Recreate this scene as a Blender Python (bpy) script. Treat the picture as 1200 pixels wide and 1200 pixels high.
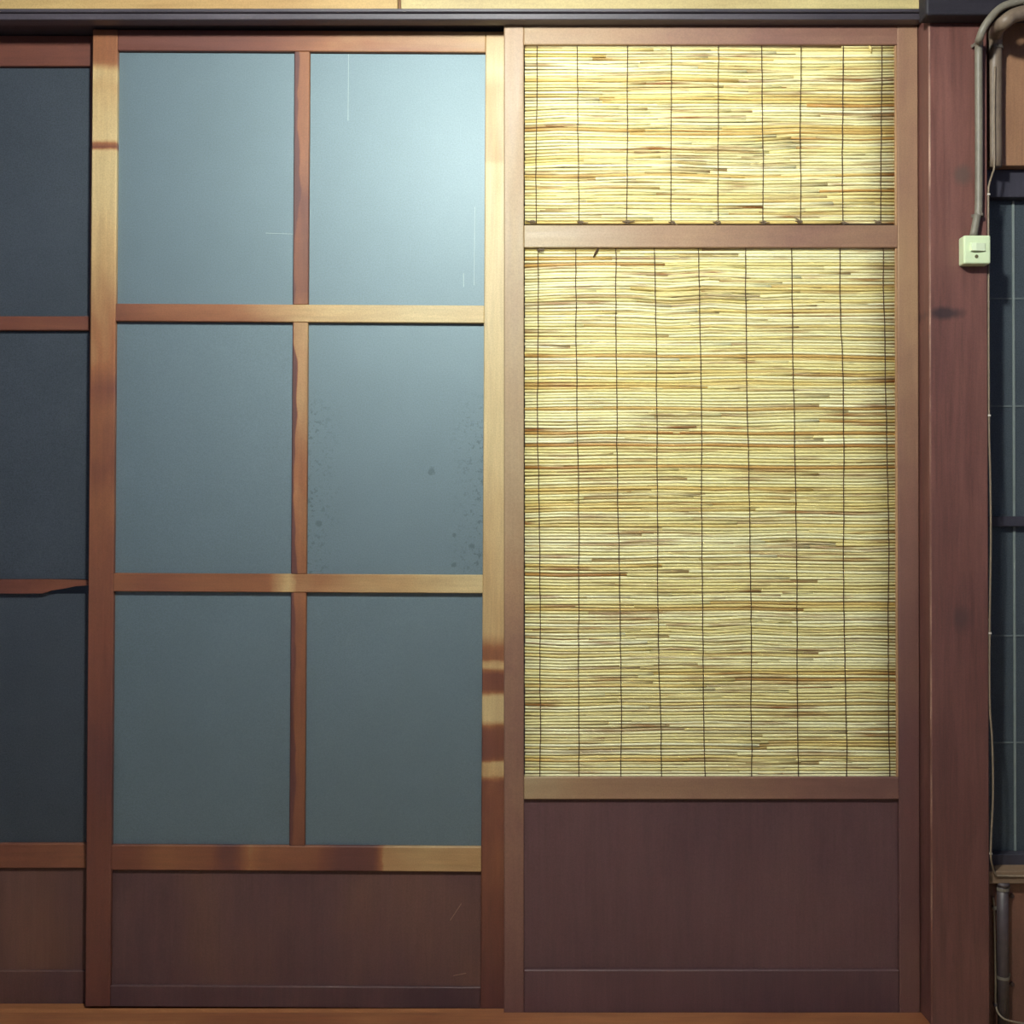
import bpy, bmesh, math, random
from mathutils import Vector, Matrix

# ------------------------------------------------------------------ clean
for o in list(bpy.data.objects):
    bpy.data.objects.remove(o, do_unlink=True)
scene = bpy.context.scene
COL = scene.collection
rnd = random.Random(7)

# ------------------------------------------------------------------ camera
# metres; X right, Y into the door wall, Z up. Y = 0 is the face of the reed door.
F = 600.0 / math.tan(math.radians(25.0))      # focal length in pixels of a 1200 frame
S = 652.0                                     # pixels per metre on the plane Y = 0
D = F / S
TILT = math.radians(0.4)
SILL_Z = 0.05
CZ = SILL_Z + D * math.tan(math.atan(586.0 / F) - TILT)
cam_data = bpy.data.cameras.new('camera')
cam_data.sensor_fit = 'HORIZONTAL'
cam_data.angle = math.radians(50.0)
cam_data.clip_start = 0.05
cam = bpy.data.objects.new('camera', cam_data)
COL.objects.link(cam)
cam.location = (0.0, -D, CZ)
cam.rotation_euler = (math.radians(90.0) + TILT, 0.0, 0.0)
scene.camera = cam

# ------------------------------------------------------------------ world, exposure, lamp values
world = bpy.data.worlds.new('night')
scene.world = world
world.use_nodes = True
wb = world.node_tree.nodes['Background']
wb.inputs['Color'].default_value = (0.35, 0.42, 0.6, 1.0)
wb.inputs['Strength'].default_value = 0.02
vs = scene.view_settings
vs.view_transform = 'Standard'
vs.look = 'None'
vs.exposure = 0.0
vs.gamma = 1.0
vs.use_curve_mapping = False

LAMP_POS = (-0.06, -1.20, CZ + 1.04)
LAMP_R = 0.06
LAMP_POWER = 800.0
LAMP_COL = (0.94, 0.97, 0.92)


def X(px, Y=0.0):
    return (px - 600.0) / F * (D + Y)


def Z(py, Y=0.0):
    return CZ + (D + Y) * math.tan(TILT + math.atan((600.0 - py) / F))


# ------------------------------------------------------------------ material helpers
def srgb(r, g, b):
    def c(v):
        v /= 255.0
        return v / 12.92 if v <= 0.04045 else ((v + 0.055) / 1.055) ** 2.4
    return (c(r), c(g), c(b), 1.0)


class NT:
    def __init__(self, name):
        self.m = bpy.data.materials.new(name)
        self.m.use_nodes = True
        self.t = self.m.node_tree
        self.b = self.t.nodes['Principled BSDF']

    def n(self, kind, **kw):
        nd = self.t.nodes.new(kind)
        for k, v in kw.items():
            if k in nd.inputs:
                nd.inputs[k].default_value = v
            else:
                setattr(nd, k, v)
        return nd

    def l(self, a, b):
        self.t.links.new(a, b)

    def mix(self, fac, a, b, blend='MIX'):
        nd = self.t.nodes.new('ShaderNodeMix')
        nd.data_type = 'RGBA'
        nd.blend_type = blend
        for sock, v in ((nd.inputs[0], fac), (nd.inputs[6], a), (nd.inputs[7], b)):
            if hasattr(v, 'links'):
                self.l(v, sock)
            else:
                sock.default_value = v
        return nd.outputs[2]

    def math(self, op, a, b=0.0, c=None, clamp=False):
        nd = self.t.nodes.new('ShaderNodeMath')
        nd.operation = op
        nd.use_clamp = clamp
        for i, v in enumerate((a, b, c)):
            if v is None:
                continue
            if hasattr(v, 'links'):
                self.l(v, nd.inputs[i])
            else:
                nd.inputs[i].default_value = v
        return nd.outputs[0]

    def ramp(self, fac, stops, interp='LINEAR'):
        nd = self.t.nodes.new('ShaderNodeValToRGB')
        cr = nd.color_ramp
        cr.interpolation = interp
        while len(cr.elements) < len(stops):
            cr.elements.new(0.5)
        for e, (p, v) in zip(cr.elements, sorted(stops, key=lambda s: s[0])):
            e.position = min(max(p, 0.0), 1.0)
            e.color = v if isinstance(v, tuple) else (v, v, v, 1.0)
        self.l(fac, nd.inputs[0])
        return nd.outputs[0]

    def coords(self, scale=(1, 1, 1), shift=True):
        tc = self.n('ShaderNodeTexCoord')
        mp = self.n('ShaderNodeMapping')
        mp.inputs['Scale'].default_value = scale
        if shift:
            oi = self.n('ShaderNodeObjectInfo')
            cv = self.n('ShaderNodeCombineXYZ')
            v = self.math('MULTIPLY', oi.outputs['Random'], 37.0)
            for i in range(3):
                self.l(v, cv.inputs[i])
            ad = self.n('ShaderNodeVectorMath', operation='ADD')
            self.l(tc.outputs['Object'], ad.inputs[0])
            self.l(cv.outputs[0], ad.inputs[1])
            self.l(ad.outputs[0], mp.inputs['Vector'])
        else:
            self.l(tc.outputs['Object'], mp.inputs['Vector'])
        return mp.outputs[0]

    def noise(self, vec, scale, detail=4.0, rough=0.55, dist=0.0):
        nd = self.n('ShaderNodeTexNoise')
        nd.inputs['Scale'].default_value = scale
        nd.inputs['Detail'].default_value = detail
        nd.inputs['Roughness'].default_value = rough
        nd.inputs['Distortion'].default_value = dist
        self.l(vec, nd.inputs['Vector'])
        return nd.outputs['Fac']

    def bump(self, h, strength, dist=0.001):
        nd = self.n('ShaderNodeBump')
        nd.inputs['Strength'].default_value = strength
        nd.inputs['Distance'].default_value = dist
        self.l(h, nd.inputs['Height'])
        self.l(nd.outputs[0], self.b.inputs['Normal'])


MATS = {}


def wood(key, tones, axis='z', lo=0.35, hi=0.65, patch=5.0, rough=0.5, grain=0.35, spec=0.6, stops=None,
         span=None, wob=0.012, blob=None, bump=0.25, split=None):
    """Stained wood: tones = colours from darkest to palest; stops = [(pixel, tone 0..1)] wear, or painted lamp falloff, along the piece."""
    if key in MATS:
        return MATS[key]
    q = NT(key)
    k = {'x': (0.06, 1, 1), 'y': (1, 0.06, 1), 'z': (1, 1, 0.06)}[axis]
    vec = q.coords(k)
    g1 = q.noise(vec, 160.0, 5.0, 0.6, 0.4)
    g2 = q.noise(vec, 38.0, 3.0, 0.5, 0.6)
    iso = q.coords((1, 1, 1))
    pz = q.coords({'x': (0.5, 1, 1), 'z': (1, 1, 0.5), 'y': (1, .5, 1)}[axis])
    p = q.noise(pz, patch, 4.0, 0.6, 0.3)
    fine = q.noise(iso, 420.0, 2.0, 0.6)
    if stops:
        tc = q.n('ShaderNodeTexCoord')
        sx = q.n('ShaderNodeSeparateXYZ')
        q.l(tc.outputs['Object'], sx.inputs[0])
        a = sx.outputs['X'] if axis == 'x' else sx.outputs['Z']
        ed = q.noise(iso, 45.0, 3.0, 0.6)
        a = q.math('ADD', a, q.math('MULTIPLY', q.math('SUBTRACT', ed, 0.5), wob * 2.0))
        t = q.math('DIVIDE', q.math('SUBTRACT', a, span[0]), span[1] - span[0])
        t = q.ramp(t, [((s - span[0]) / (span[1] - span[0]), v) for s, v in stops])
        t = q.math('ADD', t, q.math('MULTIPLY', q.math('SUBTRACT', p, 0.5), 0.7), clamp=True)
    else:
        t = q.ramp(p, [(lo, 0.0), (hi, 1.0)])
    if split:
        # a stained edge that wanders along the piece: split = (x, width of the wander)
        tcs = q.n('ShaderNodeTexCoord')
        sxs = q.n('ShaderNodeSeparateXYZ')
        q.l(tcs.outputs['Object'], sxs.inputs[0])
        wn = q.noise(q.coords((0.2, 0.2, 1)), 6.0, 3.0, 0.5)
        e = q.math('ADD', q.math('SUBTRACT', sxs.outputs['X'], split[0]), q.math('MULTIPLY', q.math('SUBTRACT', wn, 0.5), split[1]))
        e = q.math('ADD', q.math('DIVIDE', e, 0.003), 0.5, clamp=True)
        t = q.math('MULTIPLY', t, e, clamp=True)
    nt = len(tones) - 1
    base = q.ramp(t, [(i / nt, c) for i, c in enumerate(tones)])
    gg = q.math('ADD', q.math('MULTIPLY', g1, 0.6), q.math('MULTIPLY', g2, 0.4))
    gm = q.ramp(gg, [(0.30, 1.0 - grain), (0.62, 1.0 + 0.0), (0.8, 1.0)])
    base = q.mix(1.0, base, gm, 'MULTIPLY')
    sp = q.ramp(fine, [(0.3, 0.82), (0.65, 1.0)])
    base = q.mix(1.0, base, sp, 'MULTIPLY')
    if blob:
        for (bx, bz, rx, rz, col) in blob:
            tc = q.n('ShaderNodeTexCoord')
            mp = q.n('ShaderNodeMapping')
            mp.inputs['Location'].default_value = (-bx / rx, 0.0, -bz / rz)
            mp.inputs['Scale'].default_value = (1 / rx, 0.0, 1 / rz)
            q.l(tc.outputs['Object'], mp.inputs['Vector'])
            ln = q.n('ShaderNodeVectorMath', operation='LENGTH')
            q.l(mp.outputs[0], ln.inputs[0])
            dd = q.math('ADD', ln.outputs['Value'], q.math('MULTIPLY', q.math('SUBTRACT', g2, 0.5), 1.2))
            m = q.ramp(dd, [(0.35, 1.0), (1.0, 0.0)])
            base = q.mix(q.math('MULTIPLY', m, 0.8), base, col)
    q.l(base, q.b.inputs['Base Color'])
    rr = q.ramp(g2, [(0.3, rough - 0.06), (0.7, rough + 0.1)])
    q.l(rr, q.b.inputs['Roughness'])
    q.b.inputs['Specular IOR Level'].default_value = spec
    q.bump(gg, bump, 0.0008)
    MATS[key] = q.m
    return q.m


def plain(key, col, rough=0.5, metal=0.0, var=0.15, scale=40.0, spec=0.5, bump=0.1):
    if key in MATS:
        return MATS[key]
    q = NT(key)
    v = q.coords((1, 1, 1))
    nz = q.noise(v, scale, 4.0, 0.6)
    c = q.mix(1.0, col, q.ramp(nz, [(0.3, 1.0 - var), (0.7, 1.0)]), 'MULTIPLY')
    q.l(c, q.b.inputs['Base Color'])
    q.b.inputs['Roughness'].default_value = rough
    q.b.inputs['Metallic'].default_value = metal
    q.b.inputs['Specular IOR Level'].default_value = spec
    q.bump(nz, bump, 0.0005)
    MATS[key] = q.m
    return q.m


def frosted(key, col, rough=0.62, spots=None, box=None, spec=1.0, coat=0.12, ior=2.0):
    """Frosted glass: sandy face, wide soft reflection, some light passes through."""
    if key in MATS:
        return MATS[key]
    q = NT(key)
    v = q.coords((1, 1, 1), shift=True)
    sand = q.noise(v, 420.0, 2.0, 0.75)
    cloud = q.noise(v, 9.0, 4.0, 0.6)
    c = q.mix(1.0, col, q.ramp(sand, [(0.3, 0.55), (0.7, 1.2)]), 'MULTIPLY')
    c = q.mix(1.0, c, q.ramp(cloud, [(0.3, 0.86), (0.7, 1.04)]), 'MULTIPLY')
    if spots:
        x0, x1, z0, z1 = box
        tc = q.n('ShaderNodeTexCoord')
        sx = q.n('ShaderNodeSeparateXYZ')
        q.l(tc.outputs['Object'], sx.inputs[0])
        ex = q.math('MINIMUM', q.math('SUBTRACT', sx.outputs['X'], x0), q.math('SUBTRACT', x1, sx.outputs['X']))
        edge = q.math('SUBTRACT', 1.0, q.math('DIVIDE', ex, 0.07), clamp=True)
        up = q.math('SUBTRACT', 1.0, q.math('DIVIDE', q.math('SUBTRACT', sx.outputs['Z'], z0), (z1 - z0) * 0.75), clamp=True)
        up = q.ramp(up, [(0.0, 0.0), (0.15, 1.0)])
        sp = q.noise(v, 130.0, 2.0, 0.7)
        m = q.math('MULTIPLY', q.math('MULTIPLY', edge, up), q.ramp(sp, [(0.54, 0.0), (0.66, 1.0)]))
        for (bx, bz, r) in spots:
            mp = q.n('ShaderNodeMapping')
            mp.inputs['Location'].default_value = (-bx / r, 0.0, -bz / r)
            mp.inputs['Scale'].default_value = (1 / r, 0.0, 1 / r)
            q.l(tc.outputs['Object'], mp.inputs['Vector'])
            ln = q.n('ShaderNodeVectorMath', operation='LENGTH')
            q.l(mp.outputs[0], ln.inputs[0])
            dd = q.math('ADD', ln.outputs['Value'], q.math('MULTIPLY', q.math('SUBTRACT', sp, 0.5), 1.5))
            m = q.math('MAXIMUM', m, q.ramp(dd, [(0.5, 0.9), (1.0, 0.0)]))
        m = q.math('MULTIPLY', m, 0.55)
        c = q.mix(m, c, srgb(40, 52, 50))
        q.l(q.math('SUBTRACT', spec, q.math('MULTIPLY', m, 0.7 * spec)), q.b.inputs['Specular IOR Level'])
    q.l(c, q.b.inputs['Base Color'])
    q.b.inputs['Roughness'].default_value = rough
    if not q.b.inputs['Specular IOR Level'].links:
        q.b.inputs['Specular IOR Level'].default_value = spec
    q.b.inputs['Specular Tint'].default_value = (0.72, 0.95, 1.0, 1.0)
    q.b.inputs['Transmission Weight'].default_value = 0.2
    q.b.inputs['IOR'].default_value = ior
    q.b.inputs['Coat Weight'].default_value = coat
    q.b.inputs['Coat Roughness'].default_value = 0.38
    q.b.inputs['Coat Tint'].default_value = (0.92, 0.98, 1.0, 1.0)
    q.bump(sand, 0.3, 0.0006)
    MATS[key] = q.m
    return q.m


def emitter(key, col, strength):
    q = NT(key)
    q.b.inputs['Base Color'].default_value = (0.9, 0.9, 0.85, 1)
    q.b.inputs['Emission Color'].default_value = (*col, 1)
    q.b.inputs['Emission Strength'].default_value = strength
    return q.m


# ------------------------------------------------------------------ mesh helpers
def link_mesh(name, bm, mat, parent=None, smooth=False, origin=None):
    """Link bm (in world coordinates) as one object; a child keeps its coordinates relative to its parent's base."""
    me = bpy.data.meshes.new(name)
    off = Vector((0, 0, 0))
    if parent is not None:
        p = parent
        while p is not None:
            off += Vector(p.location)
            p = p.parent
    elif origin is not None:
        off = Vector(origin)
    if off.length:
        bmesh.ops.translate(bm, verts=bm.verts, vec=-off)
    bmesh.ops.recalc_face_normals(bm, faces=bm.faces)
    bm.to_mesh(me)
    bm.free()
    for f in me.polygons:
        f.use_smooth = smooth
    if isinstance(mat, (list, tuple)):
        for m in mat:
            me.materials.append(m)
    else:
        me.materials.append(mat)
    o = bpy.data.objects.new(name, me)
    COL.objects.link(o)
    if parent is not None:
        o.parent = parent
    elif origin is not None:
        o.location = origin
    return o


def box_bm(x0, x1, y0, y1, z0, z1, bev=0.0012, seg=1, bm=None):
    new = bm is None
    b = bmesh.new()
    vs_ = [b.verts.new(p) for p in ((x0, y0, z0), (x1, y0, z0), (x1, y1, z0), (x0, y1, z0),
                                     (x0, y0, z1), (x1, y0, z1), (x1, y1, z1), (x0, y1, z1))]
    for f in ((0, 1, 2, 3), (4, 7, 6, 5), (0, 4, 5, 1), (1, 5, 6, 2), (2, 6, 7, 3), (3, 7, 4, 0)):
        b.faces.new([vs_[i] for i in f])
    if bev > 0:
        bmesh.ops.bevel(b, geom=list(b.edges), offset=bev, segments=seg, affect='EDGES', profile=0.5)
    if new:
        return b
    me = bpy.data.meshes.new('tmp')
    b.to_mesh(me)
    b.free()
    bm.from_mesh(me)
    bpy.data.meshes.remove(me)
    return bm


def tube_bm(pts, radii, sides=8, bm=None, caps=True):
    if bm is None:
        bm = bmesh.new()
    pts = [Vector(p) for p in pts]
    if not isinstance(radii, (list, tuple)):
        radii = [radii] * len(pts)
    rings = []
    ref = None
    for i, p in enumerate(pts):
        t = (pts[min(i + 1, len(pts) - 1)] - pts[max(i - 1, 0)]).normalized()
        if ref is None:
            ref = Vector((0, 1, 0)) if abs(t.y) < 0.9 else Vector((1, 0, 0))
        u = (ref - t * ref.dot(t)).normalized()
        ref = u
        w = t.cross(u)
        rings.append([bm.verts.new(p + (u * math.cos(a) + w * math.sin(a)) * radii[i])
                      for a in (2 * math.pi * k / sides for k in range(sides))])
    for a, b in zip(rings, rings[1:]):
        for k in range(sides):
            bm.faces.new((a[k], a[(k + 1) % sides], b[(k + 1) % sides], b[k]))
    if caps:
        bm.faces.new(rings[0][::-1])
        bm.faces.new(rings[-1])
    return bm


def lathe_bm(prof, c, n=32):
    """prof = [(radius, z)], turned about the vertical through c."""
    bm = bmesh.new()
    rings = []
    for r, z in prof:
        if r < 1e-6:
            rings.append([bm.verts.new((c[0], c[1], c[2] + z))])
        else:
            rings.append([bm.verts.new((c[0] + r * math.cos(2 * math.pi * k / n), c[1] + r * math.sin(2 * math.pi * k / n), c[2] + z)) for k in range(n)])
    for a, b in zip(rings, rings[1:]):
        for k in range(n):
            k2 = (k + 1) % n
            if len(a) == 1:
                bm.faces.new((a[0], b[k], b[k2]))
            elif len(b) == 1:
                bm.faces.new((a[k], a[k2], b[0]))
            else:
                bm.faces.new((a[k], a[k2], b[k2], b[k]))
    return bm


def prism_bm(poly, y0, y1):
    """poly = [(x, z)] extruded from y0 to y1."""
    bm = bmesh.new()
    a = [bm.verts.new((x, y0, z)) for x, z in poly]
    b = [bm.verts.new((x, y1, z)) for x, z in poly]
    bm.faces.new(a)
    bm.faces.new(b[::-1])
    n = len(poly)
    for i in range(n):
        bm.faces.new((a[i], b[i], b[(i + 1) % n], a[(i + 1) % n]))
    return bm


def smooth_path(ctrl, n=6):
    """Catmull-Rom through the control points."""
    c = [Vector(p) for p in ctrl]
    c = [c[0] * 2 - c[1]] + c + [c[-1] * 2 - c[-2]]
    out = []
    for i in range(1, len(c) - 2):
        p0, p1, p2, p3 = c[i - 1:i + 3]
        for k in range(n):
            t = k / n
            out.append(0.5 * ((2 * p1) + (p2 - p0) * t + (2 * p0 - 5 * p1 + 4 * p2 - p3) * t * t + (3 * p1 - p0 - 3 * p2 + p3) * t ** 3))
    out.append(c[-2])
    return out


def empty(name, loc):
    o = bpy.data.objects.new(name, None)
    o.empty_display_size = 0.05
    o.location = loc
    COL.objects.link(o)
    return o


def tag(o, label=None, category=None, group=None, kind=None):
    for k, v in (('label', label), ('category', category), ('group', group), ('kind', kind)):
        if v:
            o[k] = v
    return o


# ------------------------------------------------------------------ colours of the wood
RED = srgb(92, 52, 47)
RED2 = srgb(116, 66, 48)
ORANGE = srgb(150, 96, 60)
TAN = srgb(192, 158, 108)
PALE = srgb(208, 186, 136)
WORN = [RED, RED2, ORANGE, TAN, PALE]
M_DOOR_DARK = wood('door_panel_wood', [srgb(76, 52, 55), srgb(92, 64, 62), srgb(112, 78, 64)], 'z', lo=0.3, hi=0.75, patch=3.2, grain=0.22, rough=0.55, spec=0.4)
M_REED_DOOR_V = wood('reed_door_wood_upright', [srgb(122, 78, 66), srgb(142, 96, 78)], 'z', patch=3, grain=0.14, rough=0.46)
M_REED_DOOR_H = wood('reed_door_wood_level', [srgb(122, 78, 66), srgb(144, 98, 78)], 'x', patch=3, grain=0.14, rough=0.46)
M_REED_DOOR_DARK = wood('reed_door_panel_wood', [srgb(86, 60, 63), srgb(100, 70, 70)], 'z', patch=4, grain=0.22, rough=0.55, spec=0.4)
M_LINTEL = wood('lintel_wood', [srgb(58, 54, 62), srgb(76, 70, 78)], 'x', grain=0.3, rough=0.42)
M_BEAM = wood('beam_wood', [srgb(32, 30, 38), srgb(42, 39, 47)], 'x', grain=0.3, rough=0.6, spec=0.3)
M_SILL = wood('sill_wood', [srgb(140, 86, 56), srgb(178, 118, 74)], 'x', grain=0.35, rough=0.4)
M_BOARD = wood('cedar_board_wood', [srgb(176, 156, 108), srgb(196, 180, 126)], 'x', grain=0.18, rough=0.5, spec=0.4)
M_BOARD2 = wood('cedar_board_wood_darker', [srgb(160, 116, 74), srgb(190, 160, 106)], 'x', lo=0.3, hi=0.6, patch=3, grain=0.2, rough=0.5, spec=0.4)
M_SIDEBOARD = wood('side_board_wood', [srgb(150, 108, 80), srgb(168, 126, 92)], 'z', grain=0.3, rough=0.5)
M_LOWBOARD = wood('low_board_wood', [srgb(108, 72, 60), srgb(126, 86, 68)], 'z', grain=0.3, rough=0.5)
M_WINDARK = wood('window_frame_wood', [srgb(52, 50, 60), srgb(64, 62, 72)], 'z', grain=0.3, rough=0.5)

# ------------------------------------------------------------------ the room
XL, XR, YB, ZC = -1.52, 1.45, -2.95, 2.46
m_floor = wood('floor_wood', [srgb(176, 150, 108), srgb(198, 172, 126)], 'x', grain=0.25, rough=0.5)
m_plaster = plain('plaster', srgb(104, 108, 138), 0.9, var=0.12, scale=30)
m_ceil = wood('ceiling_wood', [srgb(96, 86, 84), srgb(112, 100, 96)], 'y', grain=0.25, rough=0.6)
tag(link_mesh('floor', box_bm(XL - 0.1, XR + 0.1, YB - 0.1, 0.2, -0.06, 0.0, 0), m_floor), kind='structure')
tag(link_mesh('ceiling', box_bm(XL - 0.1, XR + 0.1, YB - 0.1, 0.1, ZC, ZC + 0.05, 0), m_ceil), kind='structure')
tag(link_mesh('wall_left', box_bm(XL - 0.08, XL, YB, 0.14, 0.0, ZC, 0), m_plaster), kind='structure')
tag(link_mesh('wall_right', box_bm(XR, XR + 0.08, YB, 0.10, 0.0, ZC, 0), m_plaster), kind='structure')
tag(link_mesh('wall_front', box_bm(XL - 0.08, XR + 0.08, YB - 0.08, YB, 0.0, ZC, 0), m_plaster), kind='structure')

# post beside the doors
POST_Y = -0.048
POST_X0, POST_X1 = X(1090, POST_Y), X(1158.5, POST_Y)


def post_mesh():
    c = 0.0024
    poly = [(POST_X0 + c, POST_Y), (POST_X1 - 0.002, POST_Y), (POST_X1, POST_Y + 0.002), (POST_X1, 0.09), (POST_X0, 0.09), (POST_X0, POST_Y + c)]
    bm = bmesh.new()
    zs = [0.0, 0.25, 0.6, 0.95, 1.3, 1.65, 2.0, ZC]
    rings = [[bm.verts.new((x, y, z)) for x, y in poly] for z in zs]
    for a, b in zip(rings, rings[1:]):
        for i in range(6):
            f = bm.faces.new((a[i], a[(i + 1) % 6], b[(i + 1) % 6], b[i]))
            if i == 5:
                f.material_index = 1
    bm.faces.new(rings[0][::-1])
    bm.faces.new(rings[-1])
    return bm


bz = lambda py: Z(py, POST_Y)
bx = lambda px: X(px, POST_Y)
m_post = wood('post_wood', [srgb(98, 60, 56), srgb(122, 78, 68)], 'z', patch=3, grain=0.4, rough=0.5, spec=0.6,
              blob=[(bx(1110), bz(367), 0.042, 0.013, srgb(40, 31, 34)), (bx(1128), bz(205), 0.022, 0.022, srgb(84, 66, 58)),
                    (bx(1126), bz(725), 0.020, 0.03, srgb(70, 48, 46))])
m_edge = wood('worn_edge_highlight_wood', [srgb(112, 70, 60), srgb(176, 140, 120)], 'z', lo=0.42, hi=0.62, patch=9, grain=0.3, rough=0.5)  # worn chamfer, its edge highlight painted in as paler wood
post = link_mesh('trim_1', post_mesh(), [m_post, m_edge])
tag(post, 'reddish brown square wooden post between the reed door and the dark window', 'post', kind='structure')

# sill (grooved threshold) under the doors: a board with two running ridges
sill = empty('trim_2', (0, 0, 0))
tag(sill, 'orange brown wooden threshold under the sliding doors', 'threshold', kind='structure')
T1, T2, T3 = SILL_Z - 0.004, SILL_Z - 0.0066, SILL_Z - 0.020      # the three tracks step down towards the outside
for y0, y1, zt_ in ((-0.075, -0.0015, SILL_Z), (-0.0015, 0.0240, T1), (0.0240, 0.0500, T2), (0.0500, 0.085, T3)):
    link_mesh('threshold_board' if y0 < -0.05 else 'track', box_bm(XL, POST_X0 - 0.0005, y0, y1, 0.0, zt_, 0.0006), M_SILL, sill)

# lintel (grooved head) over the doors
HEAD_Z = Z(30.5, 0.0)
LY = -0.026
head = empty('trim_3', (0, 0, HEAD_Z))
tag(head, 'dark grooved wooden lintel running above the sliding doors', 'lintel', kind='structure')
zt = Z(11, LY)
link_mesh('lintel_face', box_bm(XL, POST_X0 - 0.0005, LY, -0.002, HEAD_Z, zt - 0.007, 0.0012), M_LINTEL, head)
link_mesh('lintel_top_bead', box_bm(XL, POST_X0 - 0.0005, LY - 0.004, 0.0, zt - 0.0065, zt, 0.0012), M_LINTEL, head)
link_mesh('groove_block', box_bm(XL, POST_X0 - 0.0005, -0.0015, 0.085, HEAD_Z + 0.0085, zt + 0.002, 0), M_LINTEL, head)

# boards above the lintel, and around the side window
wall = empty('wall_back', (0, 0, 0))
tag(wall, kind='structure')
seams = [XL, X(-140, 0.0), X(467.5, 0.0), X(1087, 0.0)]
for i, (a, b) in enumerate(zip(seams, seams[1:])):
    link_mesh('board', box_bm(a + 0.003, b - 0.003, -0.001, 0.016, zt + 0.0025, ZC, 0.0012), M_BOARD2 if i == 1 else M_BOARD, wall)
m_gap = plain('seam_brown', srgb(120, 84, 52), 0.7)
link_mesh('backing', box_bm(XL, X(1087, 0), 0.0165, 0.03, zt + 0.003, ZC, 0), m_gap, wall)
# wall to the right of the post: boards above and below the window
WY = -0.012
xa = POST_X1 + 0.0005
wt, wbm = Z(194, WY), Z(1033, WY)
cuts = [xa, X(1236, WY), X(1330, WY), XR]
for a, b in zip(cuts, cuts[1:]):
    link_mesh('board', box_bm(a, b - 0.0015, WY, 0.02, wt, ZC, 0.001), M_SIDEBOARD, wall)
    link_mesh('board', box_bm(a, b - 0.0015, WY, 0.02, 0.0, wbm, 0.001), M_LOWBOARD, wall)
WR = X(1345, 0.02)
link_mesh('board', box_bm(WR, XR, WY, 0.02, wbm + 0.001, wt - 0.001, 0.001), M_SIDEBOARD, wall)

# beam over the post end
BY = -0.085
beam = link_mesh('trim_4', box_bm(X(1087, BY) , XR, BY, POST_Y - 0.0005, Z(17, BY), ZC, 0.004, 2), M_BEAM)
tag(beam, 'nearly black wooden beam crossing above the post and conduits', 'beam', kind='structure')

# ------------------------------------------------------------------ side window
win = empty('window_1', (xa, 0.02, wbm))
tag(win, 'tall narrow window of dark glass with thin pale strips beside the post', 'window', kind='structure')
GY = 0.030
fy0, fy1 = 0.008, 0.045
link_mesh('window_head', box_bm(xa, WR, fy0, fy1, Z(231, fy0), wt - 0.0005, 0.001), M_WINDARK, win)
link_mesh('window_rail', box_bm(xa + 0.006, WR - 0.03, fy0 + 0.008, fy1, Z(617, fy0), Z(605, fy0), 0.001), M_WINDARK, win)
link_mesh('window_stile', box_bm(xa - 0.0002, xa + 0.0055, fy0 + 0.004, fy1, Z(1001, fy0), Z(231, fy0) - 0.0005, 0.0005), M_WINDARK, win)
link_mesh('window_stile', box_bm(WR - 0.0295, WR - 0.0005, fy0, fy1, Z(1001, fy0), Z(231, fy0) - 0.0005, 0.001), M_WINDARK, win)
link_mesh('window_bottom_rail', box_bm(xa, WR - 0.0005, fy0, fy1, wbm + 0.012, Z(1001, fy0) - 0.0005, 0.001), M_WINDARK, win)
link_mesh('window_sill', box_bm(xa, WR - 0.0005, WY - 0.016, fy1, wbm + 0.0008, Z(1021, WY - 0.016), 0.0015), wood('window_sill_wood', [srgb(128, 104, 84), srgb(146, 120, 94)], 'x', rough=0.45), win)
m_dkglass = frosted('dark_window_glass', srgb(78, 86, 92), 0.45, spec=0.5, coat=0.0, ior=1.5)
m_strip = plain('pale_strip_grey', srgb(128, 138, 134), 0.5)  # thin pale strips laid on the face of the dark panes
for (z0, z1) in ((Z(617, fy0) + 0.001, 0), (0, 0)):
    pass
pz = [(Z(1001, fy0), Z(617, fy0)), (Z(605, fy0), Z(231, fy0))]
for z0, z1 in pz:
    link_mesh('pane', box_bm(xa + 0.006, WR - 0.030, GY, GY + 0.003, z0, z1 - 0.0005, 0), m_dkglass, win)
    for vx in (1188, 1232, 1276):
        link_mesh('pale_strip', box_bm(X(vx - 1.3, GY), X(vx + 1.3, GY), GY - 0.0022, GY - 0.0002, z0, z1 - 0.0005, 0), m_strip, win)
for py in (350, 476, 745, 870):
    link_mesh('pale_strip', box_bm(xa + 0.0065, WR - 0.031, GY - 0.0016, GY - 0.0002, Z(py + 1.0, GY), Z(py - 1.0, GY), 0), plain('faint_strip_grey', srgb(104, 114, 114), 0.5), win)

# ------------------------------------------------------------------ glazed sliding doors
M_GLASS_COL = srgb(77, 90, 101)


def part_box(root, name, px0, px1, py0, py1, Y, depth, mat, bev=0.0012, inset=0.0, ymeasure=None):
    ym = Y if ymeasure is None else ymeasure
    return link_mesh(name, box_bm(X(px0, ym), X(px1, ym), Y + inset, Y + depth, Z(py1, ym), Z(py0, ym), bev), mat, root)


def zstops(root, Y, lst):
    return [(Z(p, Y) - root.location.z, v) for p, v in sorted(lst, reverse=True)]


def xstops(root, Y, lst):
    return [(X(p, Y) - root.location.x, v) for p, v in sorted(lst)]


def stile_mat(key, root, Y, lst, **kw):
    st = zstops(root, Y, lst)
    return wood(key, WORN, 'z', stops=st, span=(st[0][0] - 0.001, st[-1][0] + 0.001), grain=0.25, **kw)


def rail_mat(key, root, Y, lst, **kw):
    st = xstops(root, Y, lst)
    return wood(key, WORN, 'x', stops=st, span=(st[0][0] - 0.001, st[-1][0] + 0.001), grain=0.25, **kw)


TH = 0.0225
TOP_IN = HEAD_Z + 0.0062       # door tops stand in the groove of the lintel

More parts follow.
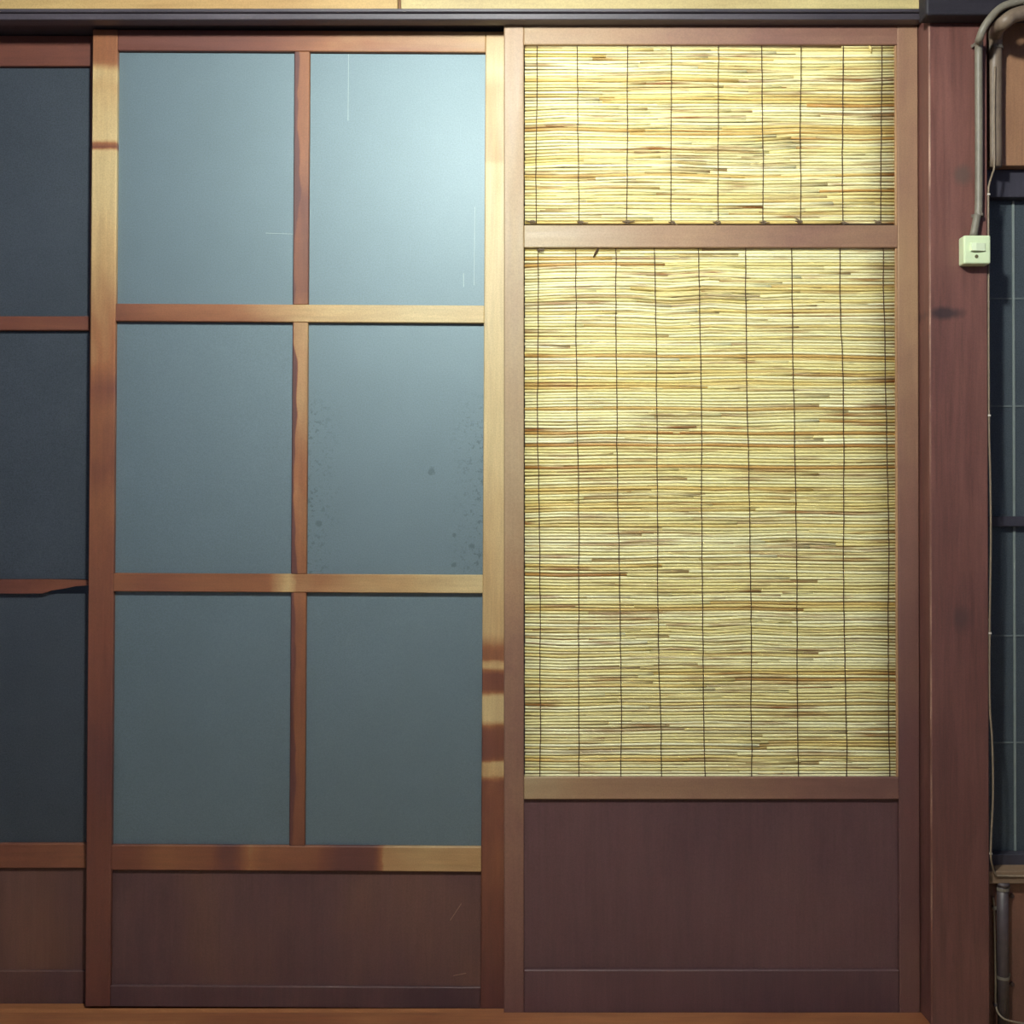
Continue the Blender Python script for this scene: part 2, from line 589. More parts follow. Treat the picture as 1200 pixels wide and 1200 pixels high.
# --- middle door
Y2 = 0.026
B2 = SILL_Z - 0.0021
d2 = empty('door_2', (X(101, Y2), Y2, B2))
tag(d2, 'worn wooden sliding door with six frosted panes, the bright lamp glow on one pane', 'sliding door', kind='structure')
GYo = 0.0095
mL = stile_mat('stile_worn_a', d2, Y2, [(30, .45), (72, .40), (84, .8), (100, .7), (112, .75), (140, .9), (166, .95), (169, .3), (174, .3), (177, .95), (240, .9),
                                       (330, .7), (380, .55), (425, .5), (455, .3), (480, .45), (590, .42), (640, .3), (760, .22), (900, .08), (1000, .12), (1180, .05)], wob=0.004)
mR = stile_mat('stile_worn_b', d2, Y2, [(30, .6), (60, .8), (80, .95), (100, .75), (140, .8), (185, .78), (192, 1.0), (260, 1.0), (420, .95), (640, .86), (740, .78), (762, .38), (771, .42),
                                       (775, .8), (781, .8), (785, .25), (808, .3), (813, .9), (842, .9), (852, .28), (886, .2), (891, .8), (906, .75), (913, .3), (990, .32), (1010, .3), (1180, .1)], wob=0.005)
mT = rail_mat('rail_worn_top', d2, Y2, [(130, .12), (250, .15), (330, .3), (380, .5), (450, .6), (563, .7)], wob=0.01)
mA = rail_mat('rail_worn_a', d2, Y2, [(130, .30), (150, .35), (180, .42), (260, .5), (360, .75), (470, .9), (563, .95)], wob=0.01)
mB = rail_mat('rail_worn_b', d2, Y2, [(130, .45), (180, .35), (260, .4), (310, .4), (335, .75), (345, .5), (420, .7), (563, .95)], wob=0.01)
mC = rail_mat('rail_worn_c', d2, Y2, [(130, .15), (165, .2), (190, .38), (248, .3), (262, .05), (272, .08), (292, .58), (310, .42), (372, .38), (395, .10), (436, .10), (450, .68), (563, .65)], wob=0.008)
mM = stile_mat('muntin_worn', d2, Y2, [(58, .45), (160, .4), (240, .3), (340, .35), (376, .7), (500, .6), (670, .45), (692, .4), (800, .3), (989, .28)], wob=0.02, split=(X(343, Y2) - d2.location.x, 0.045))
zb2 = 1181.0


def d2box(name, px0, px1, py0, py1, mat, bev=0.0012, inset=0.0, depth=TH, root=None):
    r = d2 if root is None else root
    return part_box(r, name, px0, px1, py0, py1, Y2, depth, mat, bev, inset)


xs2 = (X(101, Y2), X(130.3, Y2), X(563, Y2), X(592.5, Y2))
link_mesh('stile', box_bm(xs2[0], xs2[1], Y2, Y2 + TH, B2, TOP_IN, 0.0015), mL, d2)
link_mesh('stile', box_bm(xs2[2], xs2[3], Y2, Y2 + TH, B2, TOP_IN, 0.0015), mR, d2)
link_mesh('top_rail', box_bm(xs2[1], xs2[2], Y2 + 0.0008, Y2 + TH, Z(58.5, Y2), TOP_IN, 0.0012), mT, d2)
d2box('rail', 130.3, 563, 355.5, 376, mA, inset=0.0004)
d2box('rail', 130.3, 563, 671.5, 693, mB, inset=0.0004)
d2box('rail', 130.3, 563, 990.5, 1019.5, mC, inset=0.0004)
link_mesh('bottom_rail', box_bm(xs2[1], xs2[2], Y2 + 0.0008, Y2 + TH, B2, Z(1155, Y2), 0.0012), M_DOOR_DARK, d2)
d2box('kick_panel', 130.5, 562.8, 1019.5, 1155, M_DOOR_DARK, bev=0, inset=0.007, depth=0.014)
for (p0, q0), (p1, q1) in (((527, 1078), (540, 1058)), ((531, 1143), (546, 1140))):
    link_mesh('scratch', tube_bm([(X(p0, Y2), Y2 + 0.0069, Z(q0, Y2)), (X(p1, Y2), Y2 + 0.0069, Z(q1, Y2))], 0.0005, 5), plain('scratch_brown', srgb(150, 118, 96), 0.6), d2)
rows2 = [(58.5, 355.5), (376, 671.5), (693, 990.5)]
m_gl = frosted('frosted_glass', M_GLASS_COL)
gbox = (X(356, Y2) - d2.location.x, X(563, Y2) - d2.location.x, Z(671.5, Y2) - d2.location.z, Z(376, Y2) - d2.location.z)
gs = [(X(p, Y2) - d2.location.x, Z(q, Y2) - d2.location.z, r) for p, q, r in ((502, 550, .009), (529, 625, .005), (550, 638, .006), (529, 660, .006), (370, 612, .007))]
m_gl_spot = frosted('frosted_glass_mildew', M_GLASS_COL, spots=gs, box=gbox)
m_scr = plain('scratch_white', srgb(188, 204, 204), 0.5)
for ri, (a, b) in enumerate(rows2):
    d2box('muntin', 338.3, 356.3, a, b, mM, inset=0.0014)
    for ci, (c, e) in enumerate(((130.3, 338.3), (356.3, 563))):
        m = m_gl_spot if (ri, ci) == (1, 1) else m_gl
        pane = d2box('pane', c + 0.2, e - 0.2, a + 0.2, b - 0.2, m, bev=0, inset=GYo, depth=GYo + 0.003)
        if ri == 0:
            sc = [((402, 62), (402, 140)), ((538.6, 318), (538.8, 334)), ((551.5, 240), (551, 332))] if ci == 1 else [((306, 272), (338, 273))]
            for (p0, q0), (p1, q1) in sc:
                link_mesh('scratch', tube_bm([(X(p0, Y2 + GYo), Y2 + GYo - 0.0001, Z(q0, Y2 + GYo)), (X(p1, Y2 + GYo), Y2 + GYo - 0.0001, Z(q1, Y2 + GYo))], 0.00038, 5), m_scr, pane)
d2.rotation_euler = (0, math.radians(0.30), 0)

# --- left door, behind it
m_gl_dark = frosted('shaded_frosted_glass', srgb(70, 76, 85), 0.5, spec=0.5, coat=0.1, ior=1.5)  # frosted glass again, the falloff of light to the left put into its colour
Y3 = 0.052
B3 = T3 + 0.0004
d1 = empty('door_1', (X(-376, Y3), Y3, B3))
tag(d1, 'darker glazed sliding door standing behind the worn one, its lower rail splintered', 'sliding door', kind='structure')
mdv = wood('back_door_wood_upright', [RED, RED2, ORANGE], 'z', grain=0.25)
mdh = wood('back_door_wood_level', [RED, RED2, srgb(136, 84, 56)], 'x', lo=0.25, hi=0.75, grain=0.3)
x3 = (X(-376, Y3), X(-347, Y3), X(104, Y3), X(133, Y3))
link_mesh('stile', box_bm(x3[0], x3[1], Y3, Y3 + TH, B3, TOP_IN, 0.0015), mdv, d1)
link_mesh('stile', box_bm(x3[2], x3[3], Y3, Y3 + TH, B3, TOP_IN, 0.0015), mdv, d1)
link_mesh('top_rail', box_bm(x3[1], x3[2], Y3 + 0.0008, Y3 + TH, Z(77, Y3), TOP_IN, 0.0012), mdh, d1)


def d1box(name, px0, px1, py0, py1, mat, bev=0.0012, inset=0.0, depth=TH):
    return part_box(d1, name, px0, px1, py0, py1, Y3, depth, mat, bev, inset)


d1box('rail', -347, 104, 370.5, 387, mdh, inset=0.0004)
prof = [(-347, 679), (60, 679), (104, 680), (104, 686), (88, 687), (74, 690), (60, 692), (50, 695.5), (-347, 696)]
link_mesh('rail', prism_bm([(X(p, Y3), Z(q, Y3)) for p, q in prof], Y3 + 0.0004, Y3 + TH), mdh, d1)['label'] = 'orange rail splintered away at its end'
d1box('rail', -347, 104, 989, 1017.5, mdh, inset=0.0004)
link_mesh('bottom_rail', box_bm(x3[1], x3[2], Y3 + 0.0008, Y3 + TH, B3, Z(1138, Y3), 0.0012), M_DOOR_DARK, d1)
d1box('kick_panel', -346.5, 103.5, 1017.5, 1138, M_DOOR_DARK, bev=0, inset=0.007, depth=0.014)
for (a, b) in ((77, 370.5), (387, 679), (696, 989)):
    d1box('muntin', -130, -112, a, b, mdv, inset=0.0014)
    for c, e in ((-347, -130), (-112, 104)):
        d1box('pane', c + 0.2, e - 0.2, a + 0.2, b - 0.2 + (-6 if b == 679 else 0) * 0, m_gl_dark, bev=0, inset=GYo, depth=GYo + 0.003)

# --- reed door, in front
LAMP_FALLOFF = [srgb(100, 66, 64), srgb(128, 90, 76), srgb(160, 126, 94), srgb(174, 152, 116)]  # lamp falloff and sheen painted into the frame wood, shaded tones to lit ones


def falloff_mat(key, axis, root, Y, lst):
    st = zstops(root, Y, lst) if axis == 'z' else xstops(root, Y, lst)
    return wood(key, LAMP_FALLOFF, axis, stops=st, span=(st[0][0] - 0.001, st[-1][0] + 0.001), grain=0.14, wob=0.05, patch=6.0)


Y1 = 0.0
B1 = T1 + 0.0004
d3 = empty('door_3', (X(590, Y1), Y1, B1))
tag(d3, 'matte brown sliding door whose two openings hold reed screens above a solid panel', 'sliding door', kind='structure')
fL = falloff_mat('reed_stile_lit', 'z', d3, Y1, [(30, .75), (150, .9), (420, .92), (620, .82), (760, .48), (900, .28), (1050, .25), (1186, .15)])
fR = falloff_mat('reed_stile_shaded', 'z', d3, Y1, [(30, .45), (200, .6), (330, .75), (450, .55), (600, .35), (760, .15), (1000, .06), (1186, .0)])
fT = falloff_mat('reed_top_rail_wood', 'x', d3, Y1, [(614, .75), (720, .6), (800, .4), (900, .25), (1053, .3)])
fM = falloff_mat('reed_middle_rail_wood', 'x', d3, Y1, [(614, .95), (740, .8), (860, .6), (960, .45), (1053, .42)])
fB = falloff_mat('reed_lower_rail_wood', 'x', d3, Y1, [(614, .95), (680, .75), (800, .55), (920, .4), (1053, .15)])
x1 = (X(590.5, Y1), X(614, Y1), X(1053, Y1), min(X(1079.5, Y1), POST_X0 - 0.0012))
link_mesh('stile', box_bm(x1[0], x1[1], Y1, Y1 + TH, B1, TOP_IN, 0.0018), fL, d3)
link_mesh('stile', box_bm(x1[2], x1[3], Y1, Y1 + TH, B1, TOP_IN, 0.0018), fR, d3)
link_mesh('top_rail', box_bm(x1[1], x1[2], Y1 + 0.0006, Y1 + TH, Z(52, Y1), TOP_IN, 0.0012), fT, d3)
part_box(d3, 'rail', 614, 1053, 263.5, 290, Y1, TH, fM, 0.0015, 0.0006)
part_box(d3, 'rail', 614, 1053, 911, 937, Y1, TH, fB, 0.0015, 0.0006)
link_mesh('bottom_rail', box_bm(x1[1], x1[2], Y1 + 0.0008, Y1 + TH, B1, Z(1137, Y1), 0.0018), M_REED_DOOR_DARK, d3)
part_box(d3, 'kick_panel', 614.3, 1052.7, 937, 1137, Y1, 0.014, M_REED_DOOR_DARK, 0, 0.0075)
# thin bead that holds the screens along the right stile
part_box(d3, 'bead', 1053 - 2.2, 1053, 290, 911, Y1, 0.010, wood('bead_wood', [srgb(168, 128, 92), srgb(190, 150, 108)], 'z', grain=.2), 0.0006, 0.0035)
part_box(d3, 'bead', 1053 - 2.2, 1053, 52, 263.5, Y1, 0.010, MATS['bead_wood'], 0.0006, 0.0035)

# ------------------------------------------------------------------ reed screens
def reed_material():
    q = NT('reed_straw')
    oi = q.n('ShaderNodeObjectInfo')
    v = q.coords((0.11, 1, 1))
    br = q.noise(v, 42.0, 3.0, 0.6, 0.2)
    v2 = q.coords((0.25, 1, 1))
    fine = q.noise(v2, 300.0, 3.0, 0.6)
    base = q.ramp(oi.outputs['Random'], [(0.0, srgb(246, 243, 200)), (0.45, srgb(240, 233, 174)), (0.78, srgb(232, 218, 146)), (0.93, srgb(220, 194, 118)), (1.0, srgb(192, 146, 80))])
    m = q.ramp(br, [(0.54, 0.0), (0.64, 0.6), (0.72, 1.0)])
    base = q.mix(m, base, srgb(150, 98, 46))
    base = q.mix(1.0, base, q.ramp(fine, [(0.3, 0.84), (0.7, 1.05)]), 'MULTIPLY')
    at = q.n('ShaderNodeAttribute', attribute_name='tip')
    base = q.mix(q.math('MULTIPLY', at.outputs['Fac'], 0.8), base, srgb(128, 78, 38))
    q.l(base, q.b.inputs['Base Color'])
    q.b.inputs['Roughness'].default_value = 0.45
    q.b.inputs['Specular IOR Level'].default_value = 0.45
    return q.m


M_REED = reed_material()
M_STRING = plain('string_brown', srgb(86, 62, 38), 0.8, var=0.4, scale=300)
M_STRING_GREY = plain('knot_grey', srgb(126, 108, 84), 0.8, var=0.3, scale=300)
YR = 0.0095          # plane of the reeds


def build_reed(root, name, pts, radii, tips, bm=None):
    """One reed, six-sided, with a brown tip weight per ring."""
    sides = 6
    own = bm is None
    b = bmesh.new() if own else bm
    lay = b.verts.layers.float.get('tip') or b.verts.layers.float.new('tip')
    rings = []
    for p, r, t in zip(pts, radii, tips):
        ring = []
        for k in range(sides):
            a = 2 * math.pi * (k + 0.5) / sides
            vtx = b.verts.new((p[0], p[1] + r * math.cos(a), p[2] + r * math.sin(a)))
            vtx[lay] = t
            ring.append(vtx)
        rings.append(ring)
    for a_, c_ in zip(rings, rings[1:]):
        for k in range(sides):
            b.faces.new((a_[k], a_[(k + 1) % sides], c_[(k + 1) % sides], c_[k]))
    b.faces.new(rings[0])
    b.faces.new(rings[-1][::-1])
    if own:
        return link_mesh(name, b, M_REED, root, smooth=True)


def reed_screen(name, px0, px1, py0, py1, n, label, str_top, str_bot, split_p, seed, knots, loose):
    r = random.Random(seed)
    xa_, xb_ = X(px0, YR), X(px1, YR)
    za_, zb_ = Z(py1, YR), Z(py0, YR)
    root = empty(name, ((xa_ + xb_) / 2, YR, za_))
    tag(root, label, 'reed screen', 'reed screens of the sliding door')
    w = xb_ - xa_
    p = (zb_ - za_) / n
    ctl = 9
    # slow waviness shared by neighbouring courses
    wave = [[0.0] * ctl for _ in range(n)]
    cur = [0.0] * ctl
    for k in range(n):
        cur = [c * 0.90 + r.gauss(0, 0.11) for c in cur]
        damp = min(1.0, k / 6.0, (n - 1 - k) / 6.0)
        wave[k] = [c * damp * p for c in cur]

    def zc(k, x):
        t = (x - xa_) / w * (ctl - 1)
        i = min(int(max(t, 0)), ctl - 2)
        f = min(max(t - i, 0), 1)
        f = f * f * (3 - 2 * f)
        return za_ + (k + 0.5) * p + wave[k][i] * (1 - f) + wave[k][i + 1] * f

    def one(k, x0, x1_, thick0, thick1, tip0, tip1, dy, dz, bm=None, lift=None):
        m = max(3, int((x1_ - x0) / 0.07) + 2)
        pts, rad, tips = [], [], []
        for i in range(m):
            t = i / (m - 1)
            x = x0 + (x1_ - x0) * t
            z = zc(k, x) + dz * (1 if lift is None else (1 - t) * lift[0] + t * lift[1])
            z = min(max(z, za_ + 0.4 * p), zb_ - 0.4 * p)
            pts.append((x, YR + dy, z))
            rad.append(p * 0.5 * (thick0 * (1 - t) + thick1 * t) * r.uniform(0.96, 1.04))
            tips.append(max(tip0 * max(0, 1 - t * 2.2), tip1 * max(0, 1 - (1 - t) * 2.2)))
        return build_reed(root, 'reed', pts, rad, tips, bm)

    cnt = 0
    for k in range(n):
        e0 = xa_ + r.uniform(0.0002, 0.0014)
        e1 = xb_ - r.uniform(0.0002, 0.0014)
        dy = r.uniform(-0.0003, 0.0003)
        if r.random() < split_p:
            xs = xa_ + w * r.uniform(0.12, 0.88)
            ov = r.uniform(0.0, 0.03)
            tip = 0.0 if r.random() < 0.45 else r.uniform(0.4, 1.0)
            big = r.uniform(0.95, 1.08)
            if r.random() < 0.5:
                one(k, e0, xs, r.uniform(.86, 1.0), big, 0, 0, dy - 0.0003, 0)
                one(k, xs - ov, e1, r.uniform(.55, .85), r.uniform(.88, 1.0), tip, 0, dy + 0.0004, 0)
            else:
                one(k, e0, xs + ov, r.uniform(.88, 1.0), r.uniform(.55, .85), 0, tip, dy + 0.0004, 0)
                one(k, xs, e1, big, r.uniform(.86, 1.0), 0, 0, dy - 0.0003, 0)
            cnt += 2
        else:
            a, b = r.uniform(.80, .97), r.uniform(.80, .97)
            one(k, e0, e1, a, b, 0, 0.5 if r.random() < .12 else 0, dy, 0)
            cnt += 1
    # broken slips lying in the gaps between the courses, too fine to pick apart
    bm = bmesh.new()
    bm.verts.layers.float.new('tip')
    for _ in range(loose):
        k = r.randrange(1, n - 1)
        L = r.uniform(0.04, 0.22)
        x0 = xa_ + r.uniform(0.0, w - L)
        dark = r.random() < 0.6
        t0, t1 = (r.uniform(.3, 1.0), r.uniform(0, .6)) if dark else (0, 0)
        if r.random() < .5:
            t0, t1 = t1, t0
        one(k, x0, x0 + L, r.uniform(.3, .8), r.uniform(.3, .8), t0, t1, -0.0006, 0.5 * p * r.uniform(-1, 1), bm)
    # thin back layer that closes the gaps behind the front reeds
    for k in range(n - 1):
        one(k, xa_ + 0.001, xb_ - 0.001, 0.45, 0.45, r.uniform(.8, 1.0), r.uniform(.8, 1.0), 0.0014, 0.5 * p, bm)
    so = link_mesh('reed_slips', bm, M_REED, root, smooth=True)
    so['kind'] = 'stuff'
    # strings that bind the reeds
    for pt, pb in zip(str_top, str_bot):
        pts = []
        m = int(n / 2.5)
        ph, jx = r.uniform(0, 6), 0.0
        for i in range(m + 1):
            t = i / m
            px = pt * (1 - t) + pb * t
            jx = jx * 0.85 + r.gauss(0, 0.00035)
            pts.append((X(px, YR) + jx + 0.0012 * math.sin(ph + t * n / 22.0), YR - 0.5 * p - 0.0004 - 0.0002 * (i % 2), zb_ - 0.0005 - (zb_ - za_ - 0.001) * t))
        link_mesh('string', tube_bm(pts, 0.00092, 5), M_STRING, root, smooth=True)
    for (kx, ky, s, tail) in knots:
        cx, cz, cy = X(kx, YR), Z(ky, YR), YR - 0.5 * p - 0.0022
        kb = bmesh.new()
        loop = [(cx + s * 0.0042 * math.cos(a), cy + 0.0008 * math.sin(2 * a), cz + s * 0.0026 * math.sin(a)) for a in [i * 2 * math.pi / 10 for i in range(10)]]
        path = [(cx - s * 0.008, cy, cz + 0.001)] + loop + loop[:4] + [(cx + s * 0.003, cy, cz), (cx + s * tail[0], cy - 0.001, cz + tail[1])]
        tube_bm(smooth_path(path, 2), 0.0009, 5, kb)
        link_mesh('knot', kb, M_STRING_GREY, root, smooth=True)
    return root, cnt


su_t = [629, 677, 735, 786, 842, 893, 939, 988, 1034]
su_b = [629, 678, 735, 787, 842, 894, 939, 988, 1033]
kn = [(624, 261.0, 1.1, (-0.012, 0.002)), (681, 261.5, 0.9, (0.014, -0.001)), (735, 261, 1.1, (0.012, 0.002)), (788, 261.5, .9, (0.014, -0.010)),
      (841, 261.5, 1.1, (-0.010, -0.008)), (895, 261.5, 1.0, (0.010, 0.0)), (937, 260.5, 1.0, (-0.010, 0.008)), (989, 262, .8, (0.010, -0.002)), (1030, 261.5, 1.0, (-0.010, 0.004))]
upper, c1 = reed_screen('reed_screen', 614.6, 1050.5, 52.8, 263.0, 58, 'short wide reed screen under the door top rail, knotted along its lower edge',
                        su_t, su_b, 0.85, 11, kn, 120)
sl_t = [630, 675, 721, 767, 819, 874, 928, 985, 1036]
sl_b = [633, 679, 728, 774, 825, 881, 935, 991, 1042]
lower, c2 = reed_screen('reed_screen', 614.6, 1050.5, 290.6, 910.4, 172, 'tall reed screen filling the larger opening above the solid wooden panel',
                        sl_t, sl_b, 0.66, 23, [(634, 294, 1.0, (0.008, 0.006))], 200)
# a snapped reed end caught under the rail, part of the tall screen
link_mesh('broken_reed', tube_bm([(X(701, YR), YR - 0.004, Z(291.5, YR)), (X(698.5, YR), YR - 0.0045, Z(296, YR)), (X(695.5, YR), YR - 0.004, Z(302, YR))], [0.0016, 0.0024, 0.0013], 6), M_STRING, lower, smooth=True)

link_mesh('broken_reed', tube_bm([pt_ for pt_ in [(X(1019, YR), YR - 0.0035, Z(54.5, YR)), (X(1020.5, YR), YR - 0.0042, Z(57.5, YR)), (X(1021.5, YR), YR - 0.0035, Z(63, YR))]], [0.0014, 0.0028, 0.0012], 6), M_REED, upper, smooth=True)

# ------------------------------------------------------------------ conduits, switch and cables on the post
m_pvc = plain('grey_conduit', srgb(124, 118, 104), 0.5, var=0.25, scale=60)
m_pvc2 = plain('brown_grey_conduit', srgb(122, 106, 90), 0.5, var=0.3, scale=50)
m_pipe = plain('dark_grey_pipe', srgb(78, 68, 70), 0.5, var=0.3, scale=50)
m_saddle = plain('conduit_saddle', srgb(120, 112, 100), 0.45, var=0.3)
m_cable = plain('pale_cable', srgb(138, 122, 102), 0.55, var=0.3, scale=80)
m_staple = plain('white_clip', srgb(220, 212, 200), 0.5)


def pt(px, py, Y):
    return (X(px, Y), Y, Z(py, Y))


cy1 = POST_Y - 0.0075
con1 = empty('conduit', pt(1141, 277, cy1))
tag(con1, 'thin grey conduit rising from the light switch and bending under the dark beam', 'conduit')
path = smooth_path([pt(1141.5, 277, cy1 - 0.004), pt(1145.5, 256, cy1 - 0.001), pt(1148, 240, cy1), pt(1148.5, 150, cy1), pt(1148.5, 60, cy1 - 0.006), pt(1150, 44, cy1 - 0.03),
                    pt(1158, 27, BY - 0.009), pt(1175, 9, BY - 0.0095), pt(1200, 1, BY - 0.0095), pt(1250, -10, BY - 0.0095)], 6)
link_mesh('tube', tube_bm(path, 0.0066, 12), m_pvc, con1, smooth=True)


def saddle(root, px, py, Y, half, r, tabs=(1, 1)):
    bm = bmesh.new()
    c = Vector(pt(px, py, Y))
    ring = [(c.x + (r + 0.0006) * math.cos(a), c.y - (r + 0.0006) * math.sin(a) * 1.0, c.z) for a in [math.pi * i / 10 for i in range(11)]]
    if tabs[0]:
        ring = [(c.x + half, c.y + r * 0.9, c.z)] + [(c.x + r + 0.001, c.y + r * 0.9, c.z)] + ring
    if tabs[1]:
        ring = ring + [(c.x - r - 0.001, c.y + r * 0.9, c.z), (c.x - half, c.y + r * 0.9, c.z)]
    hz = 0.0026
    for a, b in zip(ring, ring[1:]):
        f = [bm.verts.new((a[0], a[1], a[2] - hz)), bm.verts.new((b[0], b[1], b[2] - hz)), bm.verts.new((b[0], b[1], b[2] + hz)), bm.verts.new((a[0], a[1], a[2] + hz))]
        bm.faces.new(f)
    bmesh.ops.remove_doubles(bm, verts=bm.verts, dist=0.00005)
    bmesh.ops.solidify(bm, geom=list(bm.faces), thickness=-0.0009)
    return link_mesh('saddle', bm, m_saddle, root)


saddle(con1, 1148, 252, cy1, 0.0105, 0.0068)
saddle(con1, 1148.5, 52, cy1 - 0.005, 0.0105, 0.0072)

cy2 = WY - 0.0135
con2 = empty('conduit', pt(1167, 195, cy2))
tag(con2, 'thick brown-grey conduit on the tan boards beside the thin one', 'conduit')
path = smooth_path([pt(1167, 196, cy2), pt(1167, 120, cy2), pt(1168, 50, cy2 - 0.006), pt(1171, 34, cy2 - 0.04), pt(1179, 26, BY - 0.0135), pt(1191, 18, BY - 0.0135), pt(1215, 13, BY - 0.0135), pt(1270, 8, BY - 0.0135)], 6)
link_mesh('tube', tube_bm(path, 0.0122, 14), m_pvc2, con2, smooth=True)
saddle(con2, 1168, 57, cy2 - 0.004, 0.0165, 0.0128)

# switch
sw = empty('light_switch', (X(1144, POST_Y), POST_Y, Z(310, POST_Y)))
tag(sw, 'small cream surface-mounted light switch on the wooden post', 'switch')
m_sw = plain('cream_plastic', srgb(212, 228, 186), 0.35, var=0.08, scale=30)
m_sw2 = plain('cream_rocker', srgb(226, 240, 204), 0.3, var=0.05, scale=30)
sy = POST_Y - 0.024
link_mesh('housing', box_bm(X(1130.5, sy), X(1162.2, sy), sy, POST_Y - 0.0002, Z(309.0, sy), Z(275.5, sy), 0.003, 3), m_sw, sw, smooth=False)
link_mesh('rocker_bed', box_bm(X(1137.5, sy), X(1155.5, sy), sy - 0.0012, sy + 0.001, Z(295, sy), Z(284.5, sy), 0.0005), m_sw, sw)
rk = prism_bm([(X(1138.2, sy), 0.0), (X(1154.8, sy), 0.0), (X(1154.8, sy), 0.0018), (X(1143.5, sy), 0.0048), (X(1138.2, sy), 0.0040)], Z(294.3, sy), Z(285.2, sy))
for v in rk.verts:
    v.co = Vector((v.co.x, sy - 0.0010 - v.co.z, v.co.y))
link_mesh('rocker', rk, m_sw2, sw)
sb = bmesh.new()
c = pt(1145.2, 300.5, sy)
tube_bm([(c[0], sy - 0.0008, c[2]), (c[0], sy + 0.001, c[2])], 0.0031, 14, sb)
link_mesh('screw', sb, plain('dark_screw', srgb(110, 104, 72), 0.5, metal=0.3), sw)

# pale cable along the post edge
cyb = POST_Y + 0.0032
cab = empty('cable', pt(1161, 1000, cyb))
tag(cab, 'thin pale cable stapled down the post edge past the dark window', 'cable')
xe = POST_X1 + 0.0026
path = [(X(1167.5, WY - 0.0285), WY - 0.0285, Z(78, WY - 0.0285)), (X(1166.5, WY - 0.0285), WY - 0.0285, Z(125, WY - 0.0285)), (X(1166.5, WY - 0.0285), WY - 0.0285, Z(190, WY - 0.0285)),
        (X(1164, -0.043), -0.043, Z(204, -0.043)), (xe + 0.002, cyb, Z(215, cyb)), (xe, cyb, Z(232, cyb)), (xe, cyb, Z(320, cyb)), (xe, cyb, Z(490, cyb)), (xe + 0.002, cyb, Z(560, cyb)), (xe + 0.0025, cyb, Z(640, cyb)), (xe, cyb, Z(742, cyb)),
        (xe, cyb, Z(825, cyb)), (xe + 0.004, cyb, Z(870, cyb)), (xe + 0.0052, cyb, Z(930, cyb)), (xe + 0.002, cyb, Z(975, cyb)), (xe, cyb - 0.002, Z(1000, cyb)), (xe + 0.004, cyb + 0.003, Z(1013, cyb)), (xe + 0.014, WY - 0.021, Z(1024, WY - 0.02)),
        (X(1176, WY - 0.02), WY - 0.0182, Z(1027, WY - 0.02)), (X(1260, WY - 0.02), WY - 0.0182, Z(1027, WY - 0.02))]
link_mesh('wire', tube_bm(smooth_path(path, 6), 0.0018, 7), m_cable, cab, smooth=True)
for py in (228, 487, 742, 1000):
    c = pt(1160, py, cyb)
    link_mesh('clip', box_bm(xe - 0.0024, xe + 0.0026, cyb - 0.0028, cyb + 0.0025, c[2] - 0.0016, c[2] + 0.0016, 0.0005), m_staple, cab)

# pipe and cable under the window
py_ = WY - 0.0115
pip = empty('water_pipe', pt(1174, 1200, py_))
tag(pip, 'dark upright pipe held by two clamps below the window sill', 'pipe')
link_mesh('tube', tube_bm([pt(1173.5, 1034, py_), pt(1173.5, 1100, py_), pt(1174, 1230, py_)], 0.0098, 14), m_pipe, pip, smooth=True)
link_mesh('collar', tube_bm([pt(1174, 1034.2, py_), pt(1174, 1038.5, py_)], 0.0108, 14), m_pipe, pip, smooth=True)
for q in (1041.5, 1145):
    saddle(pip, 1173.7, q, py_, 0.0175, 0.0102, tabs=(1, 0))
    c = pt(1184, q + 8, WY)
    sc = bmesh.new()
    tube_bm([(c[0], WY - 0.003, c[2]), (c[0], WY + 0.001, c[2])], 0.0042, 8, sc)
    link_mesh('bolt', sc, plain('rusty_bolt', srgb(70, 48, 44), 0.6, var=.4), pip)
lw = empty('cable', pt(1164, 1180, WY))
tag(lw, 'short thin cable beside the pipe below the window sill', 'cable')
ly = WY - 0.004
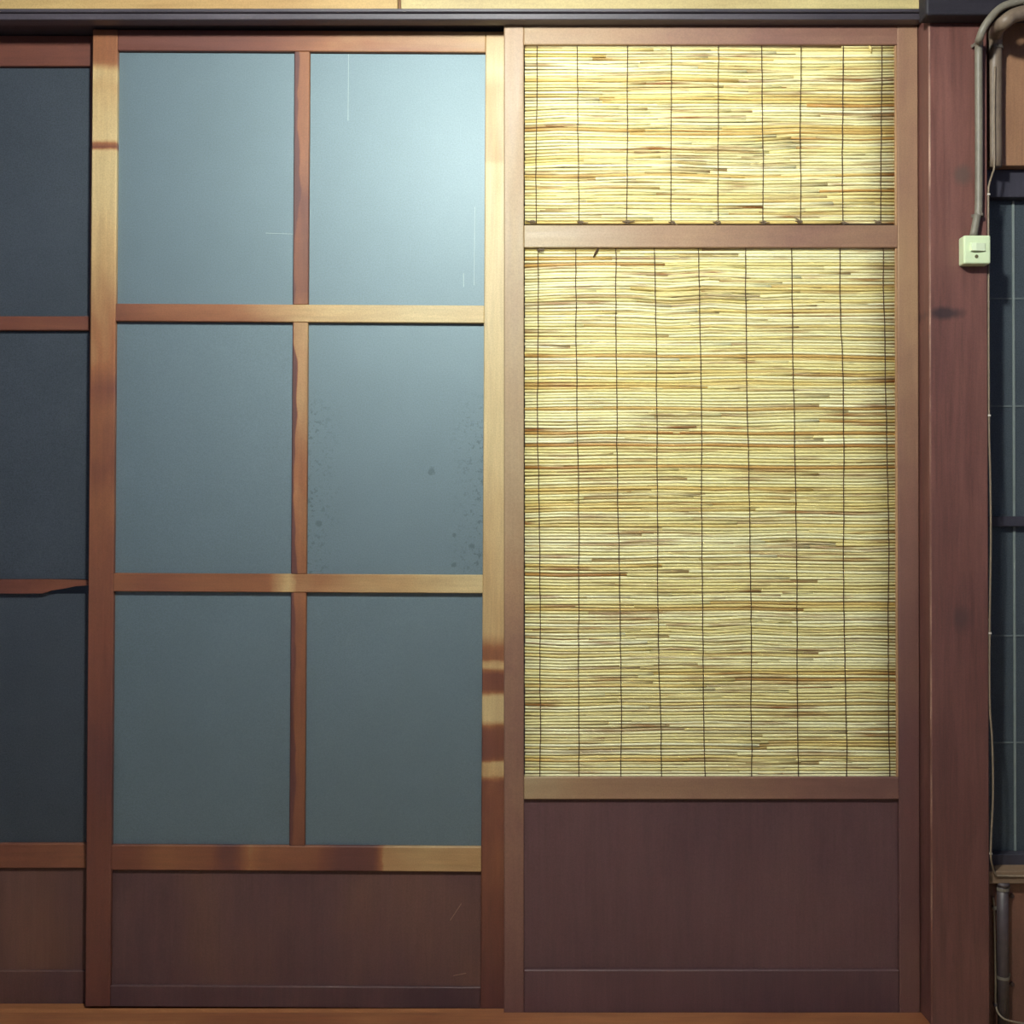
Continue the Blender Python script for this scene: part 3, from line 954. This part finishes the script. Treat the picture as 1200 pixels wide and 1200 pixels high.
path = [pt(1162, 1051, ly), pt(1163.5, 1060, ly), pt(1163.5, 1070, ly), pt(1164.2, 1100, ly), pt(1165, 1150, ly), pt(1165.2, 1178, ly), pt(1171, 1191, ly - 0.02), pt(1184, 1197, ly - 0.024), pt(1215, 1202, ly - 0.024)]
link_mesh('wire', tube_bm(smooth_path(path, 5), 0.0019, 7), m_cable, lw, smooth=True)
link_mesh('clip', box_bm(X(1161.4, ly), X(1166, ly), ly - 0.003, ly + 0.0035, Z(1066, ly), Z(1062, ly), 0.0005), m_saddle, lw)
link_mesh('clip', box_bm(X(1162.6, ly), X(1167.0, ly), ly - 0.003, ly + 0.0035, Z(1179, ly), Z(1176, ly), 0.0005), m_pipe, lw)

# ------------------------------------------------------------------ pendant lamp of the room (above the camera's view)
lx, lyy, lz = LAMP_POS
lamp = empty('pendant_lamp', (lx, lyy, lz - 0.07))
tag(lamp, 'white enamel pendant lamp hanging from the ceiling in front of the doors', 'lamp')
bulb = lathe_bm([(0.0, -LAMP_R)] + [(LAMP_R * math.sin(a), -LAMP_R * math.cos(a)) for a in [math.pi * i / 12 for i in range(1, 11)]] + [(0.018, LAMP_R * 1.05), (0.016, LAMP_R * 1.35), (0.0, LAMP_R * 1.36)], LAMP_POS, 24)
link_mesh('bulb', bulb, emitter('bulb_glow', LAMP_COL, LAMP_POWER), lamp, smooth=True)
sh = lathe_bm([(0.17, 0.058), (0.150, 0.085), (0.09, 0.118), (0.03, 0.135), (0.0205, 0.136), (0.0205, 0.132), (0.028, 0.131), (0.088, 0.114), (0.147, 0.082), (0.167, 0.056), (0.17, 0.058)], LAMP_POS, 40)
link_mesh('lamp_shade', sh, plain('white_enamel', srgb(222, 220, 210), 0.4, var=.06), lamp, smooth=True)
link_mesh('socket', tube_bm([(lx, lyy, lz + 0.082), (lx, lyy, lz + 0.1315)], 0.02, 16), plain('black_bakelite', srgb(40, 38, 36), 0.4), lamp, smooth=True)
link_mesh('cord', tube_bm([(lx, lyy, lz + 0.134), (lx, lyy, ZC - 0.001)], 0.0035, 8), plain('black_bakelite', srgb(40, 38, 36), 0.4), lamp, smooth=True)
print('reeds', c1, c2, 'CZ', CZ, 'HEAD', HEAD_Z)
